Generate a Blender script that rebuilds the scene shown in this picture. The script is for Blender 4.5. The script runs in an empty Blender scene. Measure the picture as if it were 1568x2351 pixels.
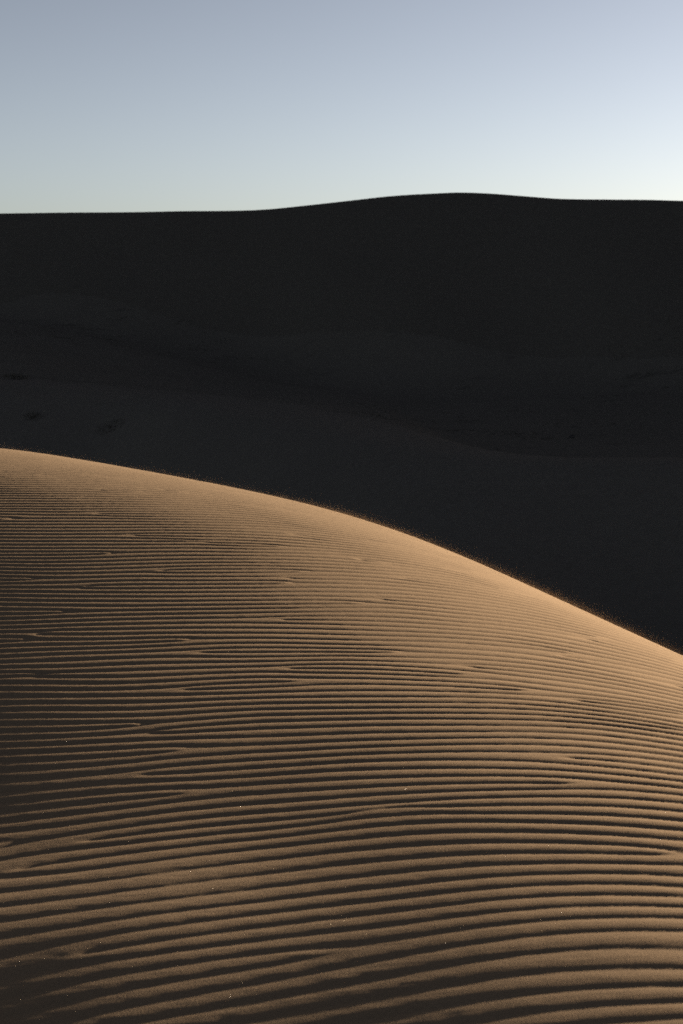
import bpy, math
import numpy as np
from mathutils import Vector

rng = np.random.default_rng(11)
scene = bpy.context.scene
col = scene.collection

# ------------------------------------------------------------------ settings
SUN_AZ, SUN_EL = 58.3, 4.45          # clockwise from the viewing direction, degrees
SUN_STRENGTH, SKY_STRENGTH, EXPOSURE = 5.0, 0.05, 2.8
EYE = 1.69                            # eye height above the dune top
SX, SY = 6.2, 5.0                     # how irregular the ripples are, 1/m


def smooth(a, b, t):
    t = np.clip((t - a) / (b - a), 0, 1)
    return t * t * (3 - 2 * t)


def grid_mesh(name, xs, ys, Z, mat, keep=None):
    nx, ny = len(xs), len(ys)
    X, Y = np.meshgrid(xs, ys)
    co = np.stack([X, Y, Z], -1).reshape(-1, 3).astype(np.float32)
    i = np.arange(ny - 1)[:, None] * nx + np.arange(nx - 1)[None, :]
    f = np.stack([i, i + 1, i + 1 + nx, i + nx], -1)
    f = f[keep] if keep is not None else f.reshape(-1, 4)
    used = np.zeros(len(co), bool)
    used[f.ravel()] = True
    remap = np.cumsum(used) - 1
    co, f = co[used], remap[f].astype(np.int32)
    return raw_mesh(name, co, f, mat, True)


def raw_mesh(name, co, f, mat, smooth_shade):
    k = f.shape[1]
    me = bpy.data.meshes.new(name)
    me.vertices.add(len(co))
    me.vertices.foreach_set('co', np.ascontiguousarray(co, np.float32).ravel())
    me.loops.add(f.size)
    me.loops.foreach_set('vertex_index', np.ascontiguousarray(f, np.int32).ravel())
    me.polygons.add(len(f))
    me.polygons.foreach_set('loop_start', np.arange(0, f.size, k, dtype=np.int32))
    me.polygons.foreach_set('loop_total', np.full(len(f), k, np.int32))
    me.polygons.foreach_set('use_smooth', np.full(len(f), smooth_shade))
    me.update(calc_edges=True)
    me.materials.append(mat)
    o = bpy.data.objects.new(name, me)
    col.objects.link(o)
    return o


def tag(o, label, cat, kind=None, group=None):
    o['label'] = label
    o['category'] = cat
    if kind:
        o['kind'] = kind
    if group:
        o['group'] = group


# ------------------------------------------------------------------ materials
def new_mat(name):
    m = bpy.data.materials.new(name)
    m.use_nodes = True
    nt = m.node_tree
    b = nt.nodes['Principled BSDF']
    return m, nt, b


def N(nt, t, **kw):
    n = nt.nodes.new(t)
    for k, v in kw.items():
        if k in n.inputs:
            n.inputs[k].default_value = v
        else:
            setattr(n, k, v)
    return n


def sand_mat(name, dark, light, grain, bump_d, big, stretch=None, spots=None):
    """Sand: grain-scale colour speckle, broad tonal drift, grain bump."""
    m, nt, b = new_mat(name)
    L = nt.links.new
    geo = N(nt, 'ShaderNodeTexCoord')
    n1 = N(nt, 'ShaderNodeTexNoise', Scale=grain, Detail=2.0, Roughness=.7)
    L(geo.outputs['Object'], n1.inputs['Vector'])
    n2 = N(nt, 'ShaderNodeTexNoise', Scale=big, Detail=4.0, Roughness=.6)
    mp = N(nt, 'ShaderNodeMapping')
    if stretch:
        mp.inputs['Scale'].default_value = stretch
    L(geo.outputs['Object'], mp.inputs['Vector'])
    L(mp.outputs[0], n2.inputs['Vector'])
    mix = N(nt, 'ShaderNodeMath', operation='MULTIPLY_ADD')
    L(n1.outputs['Fac'], mix.inputs[0])
    mix.inputs[1].default_value = .75
    sc = N(nt, 'ShaderNodeMath', operation='MULTIPLY')
    L(n2.outputs['Fac'], sc.inputs[0])
    sc.inputs[1].default_value = .4
    L(sc.outputs[0], mix.inputs[2])
    r = N(nt, 'ShaderNodeValToRGB')
    r.color_ramp.elements[0].position = .25
    r.color_ramp.elements[1].position = .9
    r.color_ramp.elements[0].color = (*dark, 1)
    r.color_ramp.elements[1].color = (*light, 1)
    L(mix.outputs[0], r.inputs['Fac'])
    out = r.outputs['Color']
    if spots:
        n3 = N(nt, 'ShaderNodeTexNoise', Scale=spots[1], Detail=6.0, Roughness=.65)
        mp3 = N(nt, 'ShaderNodeMapping')
        mp3.inputs['Scale'].default_value = spots[2]
        L(geo.outputs['Object'], mp3.inputs['Vector'])
        L(mp3.outputs[0], n3.inputs['Vector'])
        rr = N(nt, 'ShaderNodeValToRGB')
        rr.color_ramp.elements[0].position = spots[3]
        rr.color_ramp.elements[1].position = spots[3] + .1
        L(n3.outputs['Fac'], rr.inputs['Fac'])
        mx = N(nt, 'ShaderNodeMix', data_type='RGBA')
        L(rr.outputs['Color'], mx.inputs['Factor'])
        L(out, mx.inputs[6])
        mx.inputs[7].default_value = (*spots[0], 1)
        out = mx.outputs[2]
    L(out, b.inputs['Base Color'])
    b.inputs['Roughness'].default_value = 1.0
    b.inputs['Specular IOR Level'].default_value = 0.0
    bp = N(nt, 'ShaderNodeBump', Strength=1.0, Distance=bump_d)
    L(n1.outputs['Fac'], bp.inputs['Height'])
    L(bp.outputs[0], b.inputs['Normal'])
    return m


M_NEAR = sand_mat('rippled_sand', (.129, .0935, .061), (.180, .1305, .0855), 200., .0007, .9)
M_VALLEY = sand_mat('valley_sand_shade_darkened', (.062, .056, .048), (.083, .076, .065), 3., .001, .07,
                    (1, 2.2, 1), ((.050, .046, .040), .16, (1, 3.5, 1), .60))  # sand colour lowered to carry the valley's shade; spots are its own mottling
M_FAR = sand_mat('far_sand_shade_darkened', (.055, .0495, .042), (.074, .067, .057), 2., .001, .05, (1.6, .5, .5))  # same sand as the near dune, with shade darkening put into its colour
M_LOW = sand_mat('low_sand_shade_toned', (.072, .065, .056), (.090, .082, .071), 3., .001, .07, (1, 2.2, 1))  # darkened for shade, but kept paler than the valley to imitate skylight

# ------------------------------------------------------------------ near dune
TERMS = [(0, 0), (0, 1), (0, 2), (0, 3), (0, 4), (0, 5), (1, 0), (1, 1), (1, 2), (1, 3), (1, 4), (1, 5), (2,
    0), (2, 1), (2, 2), (2, 3), (2, 4), (3, 0), (3, 1), (3, 2), (3, 3), (4, 0), (4, 1), (4, 2)]
COEF = [1.5380117569603144, -0.2613000681307627, -0.7529768518608104, 0.13815117343290348,
    0.48645320529648084, -0.19611690396283796, 3.6399029423716427, -8.10270266727235, 6.563563081110699,
    -2.140487490069564, -0.14645727594133454, 0.09930764547354967, -0.8418932345761762, -5.920253390885694,
    7.940193603276611, -3.8427032802462495, 0.41784795164803396, -9.952108269497522, 12.674576192489319,
    -3.7012136523546357, -1.247160248815546, -15.642184493242178, 25.386688880285764, -10.764055809735671]
QT = [(0, 1), (0, 2), (0, 3), (0, 4), (1, 0), (1, 1), (1, 2), (1, 3), (2, 0), (2, 1), (2, 2), (3, 0), (3, 1)]
QC = [42.7719336538032, -2.827994395388576, 0.03797106219185073, 3.1997719693987317, -0.8821652713076458,
    -6.743631122468738, -5.3459430904249166, 6.656592851458009, -0.9582717490591217, -4.6907879172033216,
    6.407227396106936, 3.6708049249811956, -3.4771760338317375]


def poly(X, Y):
    z = np.full(np.broadcast(X, Y).shape, EYE - COEF[0] + 0.0)
    for c, (i, j) in zip(COEF[1:], TERMS[1:]):
        z = z + c * (X / 8.0) ** i * (Y / 8.0) ** j
    return z


def wedge(X, Y):
    """Nearest place on the visible flank of the dome for any point in plan."""
    yc = np.clip(Y, 3.2, 18.2)
    return np.clip(X, -.28 * yc - .3, .28 * yc + .3), yc


def dune_base(X, Y):
    """Dome of the near dune, continued smoothly beyond its measured flank."""
    xc, yc = wedge(X, Y)
    e = 1e-3
    z = poly(xc, yc) - X * smooth(5.7, 3.9, Y) * (.006 + .054 * smooth(.5, -.7, X)) \
        + .03 * (X + .55 * np.log1p(np.exp(-(X + .35) / .12)) * .12 / .55) * smooth(3.9, 5.0, Y) * smooth(8.6, 6.6, Y)
    gx = np.clip((poly(xc + e, yc) - poly(xc - e, yc)) / (2 * e), -1.2, .25)
    gy = np.clip((poly(xc, yc + e) - poly(xc, yc - e)) / (2 * e), -1.2, .25)
    dx, dy = X - xc, Y - yc
    lim = lambda g, d: np.where(g * d > 0, g * 2.5 * np.tanh(d / 2.5), g * d)
    return z + lim(gx, dx) + lim(gy, dy) - .018 * dx ** 2 - np.where(dy > 0, .06, .015) * dy ** 2


def ripple_count(X, Y):
    """Number of ripple crests between the viewer's side and a point: the plan of the ripple lines."""
    def q(x, y):
        return sum(c * (x / 3) ** i * ((y - 8) / 6) ** j for c, (i, j) in zip(QC, QT))
    xc, yc = wedge(X, Y)
    e = 1e-3
    qx = (q(xc + e, yc) - q(xc - e, yc)) / (2 * e)
    qy = (q(xc, yc + e) - q(xc, yc - e)) / (2 * e)
    # the lines swing a little further round at the near left
    swing = -14.0 * smooth(5.9, 4.0, Y) * (.008 * X + .048 * np.minimum(X + .05, 0)) \
        + .5 * np.maximum(X, -.4) * smooth(3.9, 5.0, Y) * smooth(8.6, 6.6, Y)
    swing = swing - .65 * np.clip(4.9 - Y, 0, 2.5) ** 2
    return q(xc, yc) + qx * (X - xc) + qy * (Y - yc) + swing


def repose_delta(c):
    """How far sand slumps up to its angle of repose on a coarse grid."""
    X, Y = np.meshgrid(c, c)
    z0 = np.maximum(dune_base(X, Y), -26)
    z = z0.copy()
    h = (c[1] - c[0])
    tan = .62
    for it in range(260):
        zp = z.copy()
        for dj, di in ((0, 1), (0, -1), (1, 0), (-1, 0), (1, 1), (1, -1), (-1, 1), (-1, -1), (1, 2), (2, 1), (-1, 2),
                       (-2, 1), (1, -2), (2, -1), (-1, -2), (-2, -1)):
            s = np.roll(np.roll(zp, dj, 0), di, 1) - tan * h * math.hypot(di, dj)
            z = np.maximum(z, s)
        if np.abs(z - zp).max() < 1e-4:
            break
    return z - z0


CG = np.arange(-46, 46.01, .2)
DEL = repose_delta(CG)


def bilerp(F, x0, y0, h, X, Y):
    u, v = (X - x0) / h, (Y - y0) / h
    i = np.clip(np.floor(u).astype(int), 0, F.shape[1] - 2)
    j = np.clip(np.floor(v).astype(int), 0, F.shape[0] - 2)
    a, b = np.clip(u - i, 0, 1), np.clip(v - j, 0, 1)
    return (F[j, i] * (1 - a) + F[j, i + 1] * a) * (1 - b) + (F[j + 1, i] * (1 - a) + F[j + 1, i + 1] * a) * b


def ripple_phase(xa, ya, sx, sy, seed):
    """Wind-ripple phase with natural forks: a complex envelope relaxed to even strength round its defects."""
    hx, hy = .045, .03
    xc = np.arange(xa[0] - 1, xa[-1] + 1, hx)
    yc = np.arange(ya[0] - 1, ya[-1] + 1, hy)
    r = np.random.default_rng(seed)
    nx, ny = len(xc), len(yc)
    kx = 2 * np.pi * np.fft.fftfreq(nx, hx)[None, :]
    ky = 2 * np.pi * np.fft.fftfreq(ny, hy)[:, None]
    A = r.normal(size=(ny, nx)) + 1j * r.normal(size=(ny, nx))
    A = np.fft.ifft2(np.fft.fft2(A) * np.exp(-.5 * (kx / sx) ** 2 - .5 * (ky / sy) ** 2))
    A /= 2 * np.sqrt(np.mean(np.abs(A) ** 2))
    damp = np.exp(-.25 * ((.07 * kx) ** 2 + (.035 * ky) ** 2))
    for _ in range(26):
        A = np.fft.ifft2(np.fft.fft2(A + .25 * (A - np.abs(A) ** 2 * A)) * damp)
    X, Y = np.meshgrid(xa, ya)
    E = bilerp(A.real, xc[0], yc[0], 1, (X - xc[0]) / hx + xc[0], (Y - yc[0]) / hy + yc[0]) \
        + 1j * bilerp(A.imag, xc[0], yc[0], 1, (X - xc[0]) / hx + xc[0], (Y - yc[0]) / hy + yc[0])
    return np.angle(E * np.exp(2j * np.pi * ripple_count(X, Y))), np.abs(E)


def soft_noise(nx, ny, dx, dy, lx, ly, seed):
    r = np.random.default_rng(seed)
    kx = 2 * np.pi * np.fft.fftfreq(nx, dx)[None, :]
    ky = 2 * np.pi * np.fft.fftfreq(ny, dy)[:, None]
    f = np.real(np.fft.ifft2(np.fft.fft2(r.normal(size=(ny, nx))) * np.exp(-.5 * (kx * lx) ** 2 - .5 * (ky * ly) ** 2)))
    return f / f.std()


DX, DY = .024, .0085
xd = np.arange(-5.6, 4.6, DX)
yd = np.arange(1.8, 20, DY)
grow = lambda a, n, d, g: a + np.cumsum(d * g ** np.arange(n))
xs = np.concatenate([-grow(5.6, 40, .04, 1.115)[::-1], xd, grow(xd[-1], 40, .04, 1.115)])
ys = np.concatenate([1.8 - (grow(0, 40, .03, 1.125))[::-1], yd, grow(yd[-1], 40, .03, 1.122)])
Xf, Yf = np.meshgrid(xs, ys)
Zf = np.maximum(dune_base(Xf, Yf), -26) + bilerp(DEL, CG[0], CG[0], .2, Xf, Yf)

# brink line of the near dune (where the sight line from any standing eye leaves it): y as a function of x
BX = np.array([-6, -4.0, -2.43, -.89, 0., .96, 1.7, 2.28, 2.69, 4, 6])
BY = np.array([17., 16.7, 16.4, 15.9, 15.5, 14.5, 13.4, 12.1, 11.2, 7.5, 5.])

nxd, nyd = len(xd), len(yd)
ph, mag = ripple_phase(xd, yd, SX, SY, 9)
ph = ph + .9 * soft_noise(nxd, nyd, DX, DY, .34, .26, 77) * smooth(12, 7, yd)[:, None]
Xd, Yd = np.meshgrid(xd, yd)
mag = np.clip(mag / .32, 0, 1)
# one ripple: a short steep face towards the camera, a rounded crest, a long gentle back
tt = np.linspace(0, 1, 513)
pulse = 2.0 * smooth(0, .05, tt) * np.exp(-tt / .17) - 1.1 * tt * smooth(1.0, .96, tt)
pulse = pulse - pulse[:-1].mean()
pro = np.cumsum(np.append(0, .5 * (pulse[1:] + pulse[:-1]))) / 512
pro = (pro - pro[:-1].mean()) / (pro.max() - pro.min())
prof = np.interp((ph / (2 * np.pi)) % 1.0, tt, pro)
amp = (np.interp(Yd, [3.2, 5, 7, 10], [.0050, .0066, .0080, .0086]) + .0022 * smooth(.4, 1.8, Xd)) * mag ** .7
dist = np.interp(Xd, BX, BY) - Yd
amp *= .45 + .55 * smooth(.3, 3.5, dist)
patch = soft_noise(nxd, nyd, DX, DY, .30, .10, 8)
amp *= np.clip(1 + .04 * patch, .3, 1.4) * np.where(dist < 4, np.clip(1 - .45 * (patch > .9) * smooth(4, 1, dist), 0, 1), 1)
edge = smooth(5.1, 4.6, np.abs(Xd + .5)) * smooth(1.8, 2.3, Yd) * smooth(20, 19.2, Yd)
rip = amp * prof * edge
rip += .0022 * soft_noise(nxd, nyd, DX, DY, 1.4, .7, 21) * edge      # slow unevenness
rip += .00022 * soft_noise(nxd, nyd, DX, DY, .014, .006, 22) * edge  # grainy roughness
Zf[40:40 + nyd, 40:40 + nxd] += rip
near = grid_mesh('dune', xs, ys, Zf, M_NEAR)
tag(near, 'sunlit rippled sand dune curving across the foreground', 'dune', 'structure')

# ------------------------------------------------------------------ terrain beyond
FP = 50 / 36 * 2351.0
HOR = 680.0
PITCH = math.atan((2351 / 2 - HOR) / FP)
sil = np.array([(-400, 492), (0, 490), (150, 488), (300, 487), (400, 485), (620, 480), (700, 472), (800, 461),
                (900, 450), (1000, 444), (1050, 442), (1120, 444), (1200, 450), (1280, 456), (1400, 458), (1500, 459),
                (1568, 461)], float)
s_up = -(sil[:, 1] - 2351 / 2) / FP
s_x, s_y = (sil[:, 0] - 784) / FP, math.cos(PITCH) + s_up * math.sin(PITCH)
s_az = np.degrees(np.arctan2(s_x, s_y))
s_el = (-math.sin(PITCH) + s_up * math.cos(PITCH)) / np.hypot(s_x, s_y)
s_az = np.concatenate([[-180, -120, -60, -26], s_az, [18, 26, 40, 60, 75, 95, 130, 180]])
s_el = np.concatenate([[-.10, -.10, -.10, -.08], s_el, [.066, .062, .055, .048, .046, .04, .02, -.04]])


def cubic(xk, yk, x):
    """C1 Hermite interpolation (finite-difference tangents)."""
    d = np.gradient(yk, xk)
    i = np.clip(np.searchsorted(xk, x) - 1, 0, len(xk) - 2)
    h = xk[i + 1] - xk[i]
    t = np.clip((x - xk[i]) / h, 0, 1)
    return ((2 * t ** 3 - 3 * t ** 2 + 1) * yk[i] + (t ** 3 - 2 * t ** 2 + t) * h * d[i]
            + (-2 * t ** 3 + 3 * t ** 2) * yk[i + 1] + (t ** 3 - t ** 2) * h * d[i + 1])


def smax(a, b, k):
    h = np.clip(.5 + .5 * (a - b) / k, 0, 1)
    return b + (a - b) * h + k * h * (1 - h)


def terrain(X, Y):
    r = np.hypot(X, Y)
    az = np.degrees(np.arctan2(X, Y))
    R = cubic(np.array([-180., -90, -40, -15, -8, 0, 8, 15, 30, 50, 75, 110, 180]),
              np.array([200., 205, 200, 180, 169, 158, 149, 143, 134, 130, 130, 150, 190]), az)
    Hc = cubic(s_az, s_el, az) * R
    s = r - R
    w = 1.1
    inner = Hc - .52 * (np.sqrt(s * s + w * w) - w)
    inner = inner + 0.9 * np.exp(-((s + 22) / 9) ** 2) * np.sin(az * .55 + 1.0)      # slight bulges on the slip face
    outer = Hc - .30 * (np.sqrt(s * s + w * w) - w)
    ridge = np.where(s < 0, inner, outer)
    Fl = -8.0 + 5.6 * smooth(6, -36, X) * smooth(55, 146, Y) + 3.2 * smooth(8, 40, X) * smooth(60, 142, Y)
    Fl = Fl - 12 * smooth(-48, -95, X)
    Fl = Fl + .16 * np.sin(X * .19 + .11 * Y) * np.sin(Y * .13 + 1) + .10 * np.sin(X * .43 + 2) * np.sin(.31 * Y - X * .1)
    z = smax(ridge, Fl, 3.0)
    # middle dune
    d, zM = low_dune(X, Y)
    rnd = np.interp(X, [-30, 0, 12], [6., 3.5, 1.8])
    front = zM - .72 * (np.sqrt(d * d + rnd ** 2) - rnd)
    back = zM - .16 * (np.sqrt(d * d + rnd ** 2) - rnd)
    return np.where(d > 0, smax(back, z, 1.2), smax(front, -15.0 + 0 * X, 2.0))


def low_dune(X, Y):
    """Signed distance beyond the crest line of the low middle dune, and its crest height."""
    xm = np.array([-80., -40, -20, -10.6, -5, -.7, 4.6, 10.8, 20, 40, 80])
    ym = np.array([104., 99, 95, 90, 78, 65, 51, 46, 45, 50, 60])
    zm = np.array([-5., -5.6, -6.3, -6.5, -6.4, -6.05, -5.7, -5.3, -4.6, -4., -4])
    yM, zM = cubic(xm, ym, np.clip(X, -80, 80)), cubic(xm, zm, np.clip(X, -80, 80))
    sl = np.gradient(cubic(xm, ym, np.linspace(-80, 80, 801)), .2)
    nrm = np.sqrt(1 + np.interp(X, np.linspace(-80, 80, 801), sl) ** 2)
    return (Y - yM) / nrm, zM


xt = np.concatenate([-grow(50, 70, .6, 1.062)[::-1], np.arange(-50, 50.01, .5), grow(50, 70, .6, 1.062)])
yt = np.concatenate([-grow(-22, 70, .6, 1.066)[::-1], np.arange(22, 178.01, .4), grow(178, 70, .6, 1.062)])
Xt, Yt = np.meshgrid(xt, yt)
Zt = terrain(Xt, Yt) + EYE
Zt += .05 * np.sin(Xt * 1.3 + 2 * np.sin(Yt * .21)) * np.sin(Yt * .9 + Xt * .2) * smooth(10, -25, Xt) * smooth(60, 80, Yt) * smooth(150, 120, Yt)
xcn, ycn = .5 * (xt[1:] + xt[:-1]), .5 * (yt[1:] + yt[:-1])
Xc, Yc = np.meshgrid(xcn, ycn)
foot = np.hypot(Xc, Yc) - np.interp(np.degrees(np.arctan2(Xc, Yc)), [-180, -40, -12, 0, 6, 12, 40, 180],
                                   [170, 170, 155, 130, 122, 116, 106, 160])
is_far = foot > 0
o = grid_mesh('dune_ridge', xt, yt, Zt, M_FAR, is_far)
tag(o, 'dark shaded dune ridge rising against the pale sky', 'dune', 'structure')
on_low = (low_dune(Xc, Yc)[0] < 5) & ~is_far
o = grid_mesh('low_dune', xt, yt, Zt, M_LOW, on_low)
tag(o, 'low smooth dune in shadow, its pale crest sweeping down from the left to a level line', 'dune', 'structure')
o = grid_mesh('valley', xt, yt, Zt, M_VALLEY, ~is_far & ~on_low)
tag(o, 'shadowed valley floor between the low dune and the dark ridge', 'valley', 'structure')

# ground sheet to the horizon
gx = np.linspace(-6000, 6000, 61)
Gx, Gy = np.meshgrid(gx, gx)
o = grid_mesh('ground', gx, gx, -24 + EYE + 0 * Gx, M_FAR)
tag(o, 'flat sand plain running out to the horizon behind the dunes', 'ground', 'structure')

# ------------------------------------------------------------------ small things
def plain_mat(name, c, rough=.9, spec=.1):
    m, nt, b = new_mat(name)
    n = N(nt, 'ShaderNodeTexNoise', Scale=9.0, Detail=3.0)
    tc = N(nt, 'ShaderNodeTexCoord')
    nt.links.new(tc.outputs['Object'], n.inputs['Vector'])
    r = N(nt, 'ShaderNodeValToRGB')
    r.color_ramp.elements[0].color = (*[v * .75 for v in c], 1)
    r.color_ramp.elements[1].color = (*[v * 1.25 for v in c], 1)
    nt.links.new(n.outputs['Fac'], r.inputs['Fac'])
    nt.links.new(r.outputs['Color'], b.inputs['Base Color'])
    b.inputs['Roughness'].default_value = rough
    b.inputs['Specular IOR Level'].default_value = spec
    return m


M_LEAF = plain_mat('dry_scrub_leaf', (.058, .053, .043))
M_STEM = plain_mat('scrub_stem', (.05, .042, .032))
M_STONE = plain_mat('dark_stone', (.035, .032, .030))
M_GRAIN = plain_mat('quartz_grain', (.60, .49, .34), .3, .4)
M_BLOWN, _nt, _b = new_mat('blown_grain')
_d = N(_nt, 'ShaderNodeBsdfDiffuse', Color=(.30, .22, .14, 1))
_t = N(_nt, 'ShaderNodeBsdfTranslucent', Color=(.30, .22, .14, 1))
_a = N(_nt, 'ShaderNodeMixShader')
_a.inputs[0].default_value = .5
_nt.links.new(_d.outputs[0], _a.inputs[1])
_nt.links.new(_t.outputs[0], _a.inputs[2])
_nt.links.new(_a.outputs[0], _nt.nodes['Material Output'].inputs['Surface'])


def ter_z(x, y):
    return terrain(np.atleast_1d(np.asarray(x, float)), np.atleast_1d(np.asarray(y, float))) + EYE


def blades(r, px, py, pz, ln, wd, spread):
    """Tapering leaf blades: one triangle pair each, leaning outwards from their roots."""
    n = len(px)
    a = r.uniform(0, 2 * np.pi, n)
    lean = r.uniform(.15, spread, n)
    l = ln * r.uniform(.5, 1.1, n)
    dx, dy, dz = np.cos(a) * np.sin(lean) * l, np.sin(a) * np.sin(lean) * l, np.cos(lean) * l
    sx, sy = -np.sin(a) * wd, np.cos(a) * wd
    p0 = np.stack([px - sx, py - sy, pz], 1)
    p1 = np.stack([px + sx, py + sy, pz], 1)
    p2 = np.stack([px + .55 * dx + sx * .8, py + .55 * dy + sy * .8, pz + .62 * dz], 1)
    p3 = np.stack([px + dx, py + dy, pz + .9 * dz], 1)
    co = np.stack([p0, p1, p2, p3], 1).reshape(-1, 3)
    return co, np.arange(4 * n).reshape(-1, 4)


def shrub(x, y, w, h, label, seed):
    r = np.random.default_rng(seed)
    root = bpy.data.objects.new('desert_shrub', None)
    root.location = (x, y, float(ter_z(x, y)[0]))
    root.empty_display_size = .2
    col.objects.link(root)
    tag(root, label, 'shrub', group='dark shrubs on the shaded valley slope')
    n = int(45 * w * w)
    a, q = r.uniform(0, 2 * np.pi, n), np.sqrt(r.uniform(0, 1, n))
    px, py = np.cos(a) * q * w / 2, np.sin(a) * q * w * .35
    dome = np.sqrt(np.clip(1 - q ** 2, 0, 1)) * (1 + .35 * np.sin(3 * a + seed) * q)
    gz = ter_z(px + x, py + y) - root.location.z
    pz = gz + dome * h * .55 * r.uniform(.1, 1, n)
    co, f = blades(r, px, py, pz, h * .55, h * .05, 1.25)
    o = raw_mesh('foliage', co, f, M_LEAF, False)
    o.parent = root
    for k in range(4):
        aa = k * 1.6 + seed
        t0 = np.array([math.cos(aa) * .05, math.sin(aa) * .05, -.05])
        t1 = np.array([math.cos(aa) * w * .28, math.sin(aa) * w * .2, h * .6])
        ring, fc = [], []
        for j, (c, rad) in enumerate(((t0, .03), (.5 * (t0 + t1) + [0, 0, .05], .02), (t1, .008))):
            for m in range(6):
                ring.append(c + rad * np.array([math.cos(m * math.pi / 3), math.sin(m * math.pi / 3), 0]))
                if j < 2:
                    b0, b1 = j * 6 + m, j * 6 + (m + 1) % 6
                    fc.append((b0, b1, b1 + 6, b0 + 6))
        o = raw_mesh('stem', np.array(ring), np.array(fc), M_STEM, True)
        o.parent = root


shrub(-23.0, 100.8, 2.2, .45, 'wide dark low shrub highest and farthest left on the shaded valley slope', 1)
shrub(-19.5, 89.9, 1.2, .45, 'smallest dark shrub, alone at the far left just above the sunlit dune crest', 2)
shrub(-14.3, 87.9, 1.9, .30, 'flat spreading dark shrub, rightmost of the three on the shaded slope', 3)

# a lone stone on the valley floor
r = np.random.default_rng(4)
nu, nv = 12, 7
sv = []
for j in range(nv + 1):
    for i in range(nu):
        th, p_ = math.pi * j / nv, 2 * math.pi * i / nu
        d = np.array([math.sin(th) * math.cos(p_), math.sin(th) * math.sin(p_), math.cos(th)])
        k = 1 + .16 * math.sin(3 * d[0] + 1) + .12 * math.sin(4 * d[1] + 2 * d[2]) + .05 * math.sin(9 * d[0] - 5 * d[2])
        sv.append(d * k * np.array([.17, .14, .12]))
sf = [(j * nu + i, (j + 1) * nu + i, (j + 1) * nu + (i + 1) % nu, j * nu + (i + 1) % nu) for j in range(nv) for i in
      range(nu)]
stone = raw_mesh('stone', np.array(sv), np.array(sf), M_STONE, False)
stone.location = (13.0, 80.0, float(ter_z(13.0, 80.0)[0]) + .06)
tag(stone, 'single small dark stone lying on the shaded valley floor beyond the dune crest', 'stone')

# sparse dry scrub in patches on the valley slope and floor
px, py = [], []
for (cx, cy, lx, ly, n) in ((-22, 137, 7, 5, 240), (-30, 128, 5, 4, 110), (-15, 131, 5, 3, 90), (8, 80, 5, 5, 110),
                            (13, 92, 7, 6, 120), (4, 96, 5, 4, 70), (22, 108, 6, 4, 110), (30, 118, 6, 4, 80)):
    c = np.random.default_rng(int(abs(cx) * 7 + cy)).normal(size=(14, 2)) * [lx, ly] * .8
    k = rng.integers(0, 14, n)
    px.append(cx + c[k, 0] + rng.normal(size=n) * .9)
    py.append(cy + c[k, 1] + rng.normal(size=n) * .35)
px, py = np.concatenate(px), np.concatenate(py)
px, py = np.repeat(px, 7) + rng.normal(size=7 * len(px)) * .06, np.repeat(py, 7) + rng.normal(size=7 * len(py)) * .06
co, f = blades(rng, px, py, ter_z(px, py) - .01, .13, .016, 1.2)
o = raw_mesh('dry_scrub', co, f, M_LEAF, False)
tag(o, 'thin dark dry scrub in streaky patches over the shaded valley', 'scrub', 'stuff')


def solids(cen, size, base, faces, r):
    """Many small randomly turned solids in one mesh."""
    n = len(cen)
    q = r.normal(size=(n, 4))
    q /= np.linalg.norm(q, axis=1, keepdims=True)
    w, x, y, z = q.T
    Rm = np.stack([1 - 2 * (y * y + z * z), 2 * (x * y - z * w), 2 * (x * z + y * w), 2 * (x * y + z * w),
                   1 - 2 * (x * x + z * z), 2 * (y * z - x * w), 2 * (x * z - y * w), 2 * (y * z + x * w),
                   1 - 2 * (x * x + y * y)], 1).reshape(n, 3, 3)
    co = np.einsum('nij,kj->nki', Rm, base) * size[:, None, None] + cen[:, None, :]
    f = faces[None] + (np.arange(n) * len(base))[:, None, None]
    return co.reshape(-1, 3), f.reshape(-1, faces.shape[1])


OCT = np.array([(1, 0, 0), (-1, 0, 0), (0, 1, 0), (0, -1, 0), (0, 0, 1), (0, 0, -1)], float)
OCF = np.array([(0, 2, 4), (2, 1, 4), (1, 3, 4), (3, 0, 4), (2, 0, 5), (1, 2, 5), (3, 1, 5), (0, 3, 5)])
TET = np.array([(1, 1, 1), (1, -1, -1), (-1, 1, -1), (-1, -1, 1)], float) / 1.73
TEF = np.array([(0, 1, 2), (0, 3, 1), (0, 2, 3), (1, 3, 2)])

# coarse quartz grains that glint on the rippled dune
r = np.random.default_rng(31)
n = 2200
gy = 1 / r.uniform(1 / 18., 1 / 3.4, n)
gx_ = gy * r.uniform(-.27, .27, n)
gz = bilerp(rip, xd[0], yd[0], 1, (gx_ - xd[0]) / DX + xd[0], (gy - yd[0]) / DY + yd[0]) + dune_base(gx_, gy)
size = r.uniform(.00025, .0006, n) * np.where(r.uniform(size=n) < .06, 1.5, 1)
co, f = solids(np.stack([gx_, gy, gz + .0006], 1), size, OCT, OCF, r)
o = raw_mesh('sand_grains', co, f, M_GRAIN, False)
tag(o, 'coarse glinting grains scattered over the rippled sand', 'sand', 'stuff')

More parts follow.
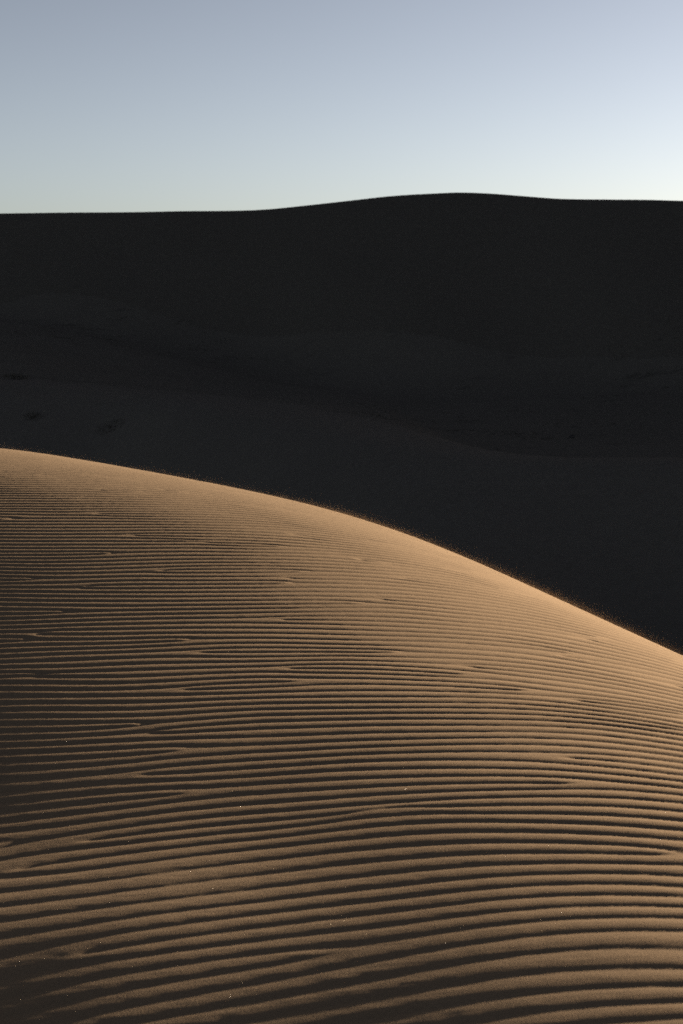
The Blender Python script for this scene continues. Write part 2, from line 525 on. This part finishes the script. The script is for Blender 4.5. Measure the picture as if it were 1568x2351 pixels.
# sand blown over the brink of the dune by the wind
n = 1300000
bx = r.uniform(-5.2, 3.6, n)
gust = .3 + .7 * (.5 + .5 * np.sin(bx * 2.1 + 1) * np.sin(bx * .9 + 2)) ** 1.5
keepm = r.uniform(size=n) < np.interp(bx, [-5, -2.5, 0, 2], [.12, .3, .8, 1.0]) * gust
bx = bx[keepm]
n = len(bx)
lead = r.uniform(-1.0, 1.1, n)
by0 = np.interp(bx, BX, BY)
by = by0 + lead
surf = dune_base(bx, by)
brk = dune_base(bx, by0)
fly = np.where(lead > 0, np.maximum(surf, brk - .27 * lead - .03 * lead ** 2), surf)
bz = fly + r.exponential(.020, n) * np.interp(bx, [-5, 3], [.8, 1.25]) + .002
co, f = solids(np.stack([bx, by, bz], 1), r.uniform(.00025, .0006, n), TET, TEF, r)
o = raw_mesh('blown_sand', co, f, M_BLOWN, False)
tag(o, 'thin veil of sand blowing over the sunlit dune crest', 'sand', 'stuff')

# ------------------------------------------------------------------ light
az, el = math.radians(SUN_AZ), math.radians(SUN_EL)
sd = Vector((math.sin(az) * math.cos(el), math.cos(az) * math.cos(el), math.sin(el)))
ld = bpy.data.lights.new('sun', 'SUN')
ld.energy = SUN_STRENGTH
ld.angle = math.radians(.5)
ld.color = (1.0, .83, .64)
lo = bpy.data.objects.new('sun', ld)
lo.rotation_euler = sd.to_track_quat('Z', 'Y').to_euler()
lo.location = (60, 40, 60)
col.objects.link(lo)

world = bpy.data.worlds.new('World')
scene.world = world
world.use_nodes = True
wn = world.node_tree
bg = wn.nodes['Background']
sky = wn.nodes.new('ShaderNodeTexSky')
sky.sky_type = 'NISHITA'
sky.sun_disc = False
sky.sun_elevation = el
sky.sun_rotation = az
sky.air_density = .6
sky.dust_density = .5
sky.ozone_density = 2.0
hs = N(wn, 'ShaderNodeHueSaturation', Hue=.489, Saturation=.53, Value=.99)
wn.links.new(sky.outputs[0], hs.inputs['Color'])
gm = N(wn, 'ShaderNodeGamma', Gamma=1.4)
wn.links.new(hs.outputs[0], gm.inputs['Color'])
tint = N(wn, 'ShaderNodeMix', data_type='RGBA', blend_type='MULTIPLY')
tint.inputs['Factor'].default_value = 1.0
tint.inputs[7].default_value = (.490, .400, .362, 1)
wn.links.new(gm.outputs[0], tint.inputs[6])
wn.links.new(tint.outputs[2], bg.inputs['Color'])
bg.inputs['Strength'].default_value = SKY_STRENGTH

# ------------------------------------------------------------------ camera
cd = bpy.data.cameras.new('camera')
cd.sensor_fit = 'VERTICAL'
cd.sensor_height = 36
cd.lens = 50
cd.clip_start = .05
cd.clip_end = 20000
cd.dof.use_dof = True
cd.dof.focus_distance = 9
cd.dof.aperture_fstop = 5
cam = bpy.data.objects.new('camera', cd)
cam.location = (0, 0, EYE)
cam.rotation_euler = (math.pi / 2 - PITCH, 0, 0)
col.objects.link(cam)
scene.camera = cam

scene.view_settings.view_transform = 'Standard'
scene.view_settings.look = 'None'
scene.view_settings.exposure = EXPOSURE
scene.view_settings.gamma = 1
scene.cycles.max_bounces = 6
scene.cycles.use_light_tree = False
world.cycles.sampling_method = 'MANUAL'
world.cycles.sample_map_resolution = 2048
scene.cycles.use_denoising = False
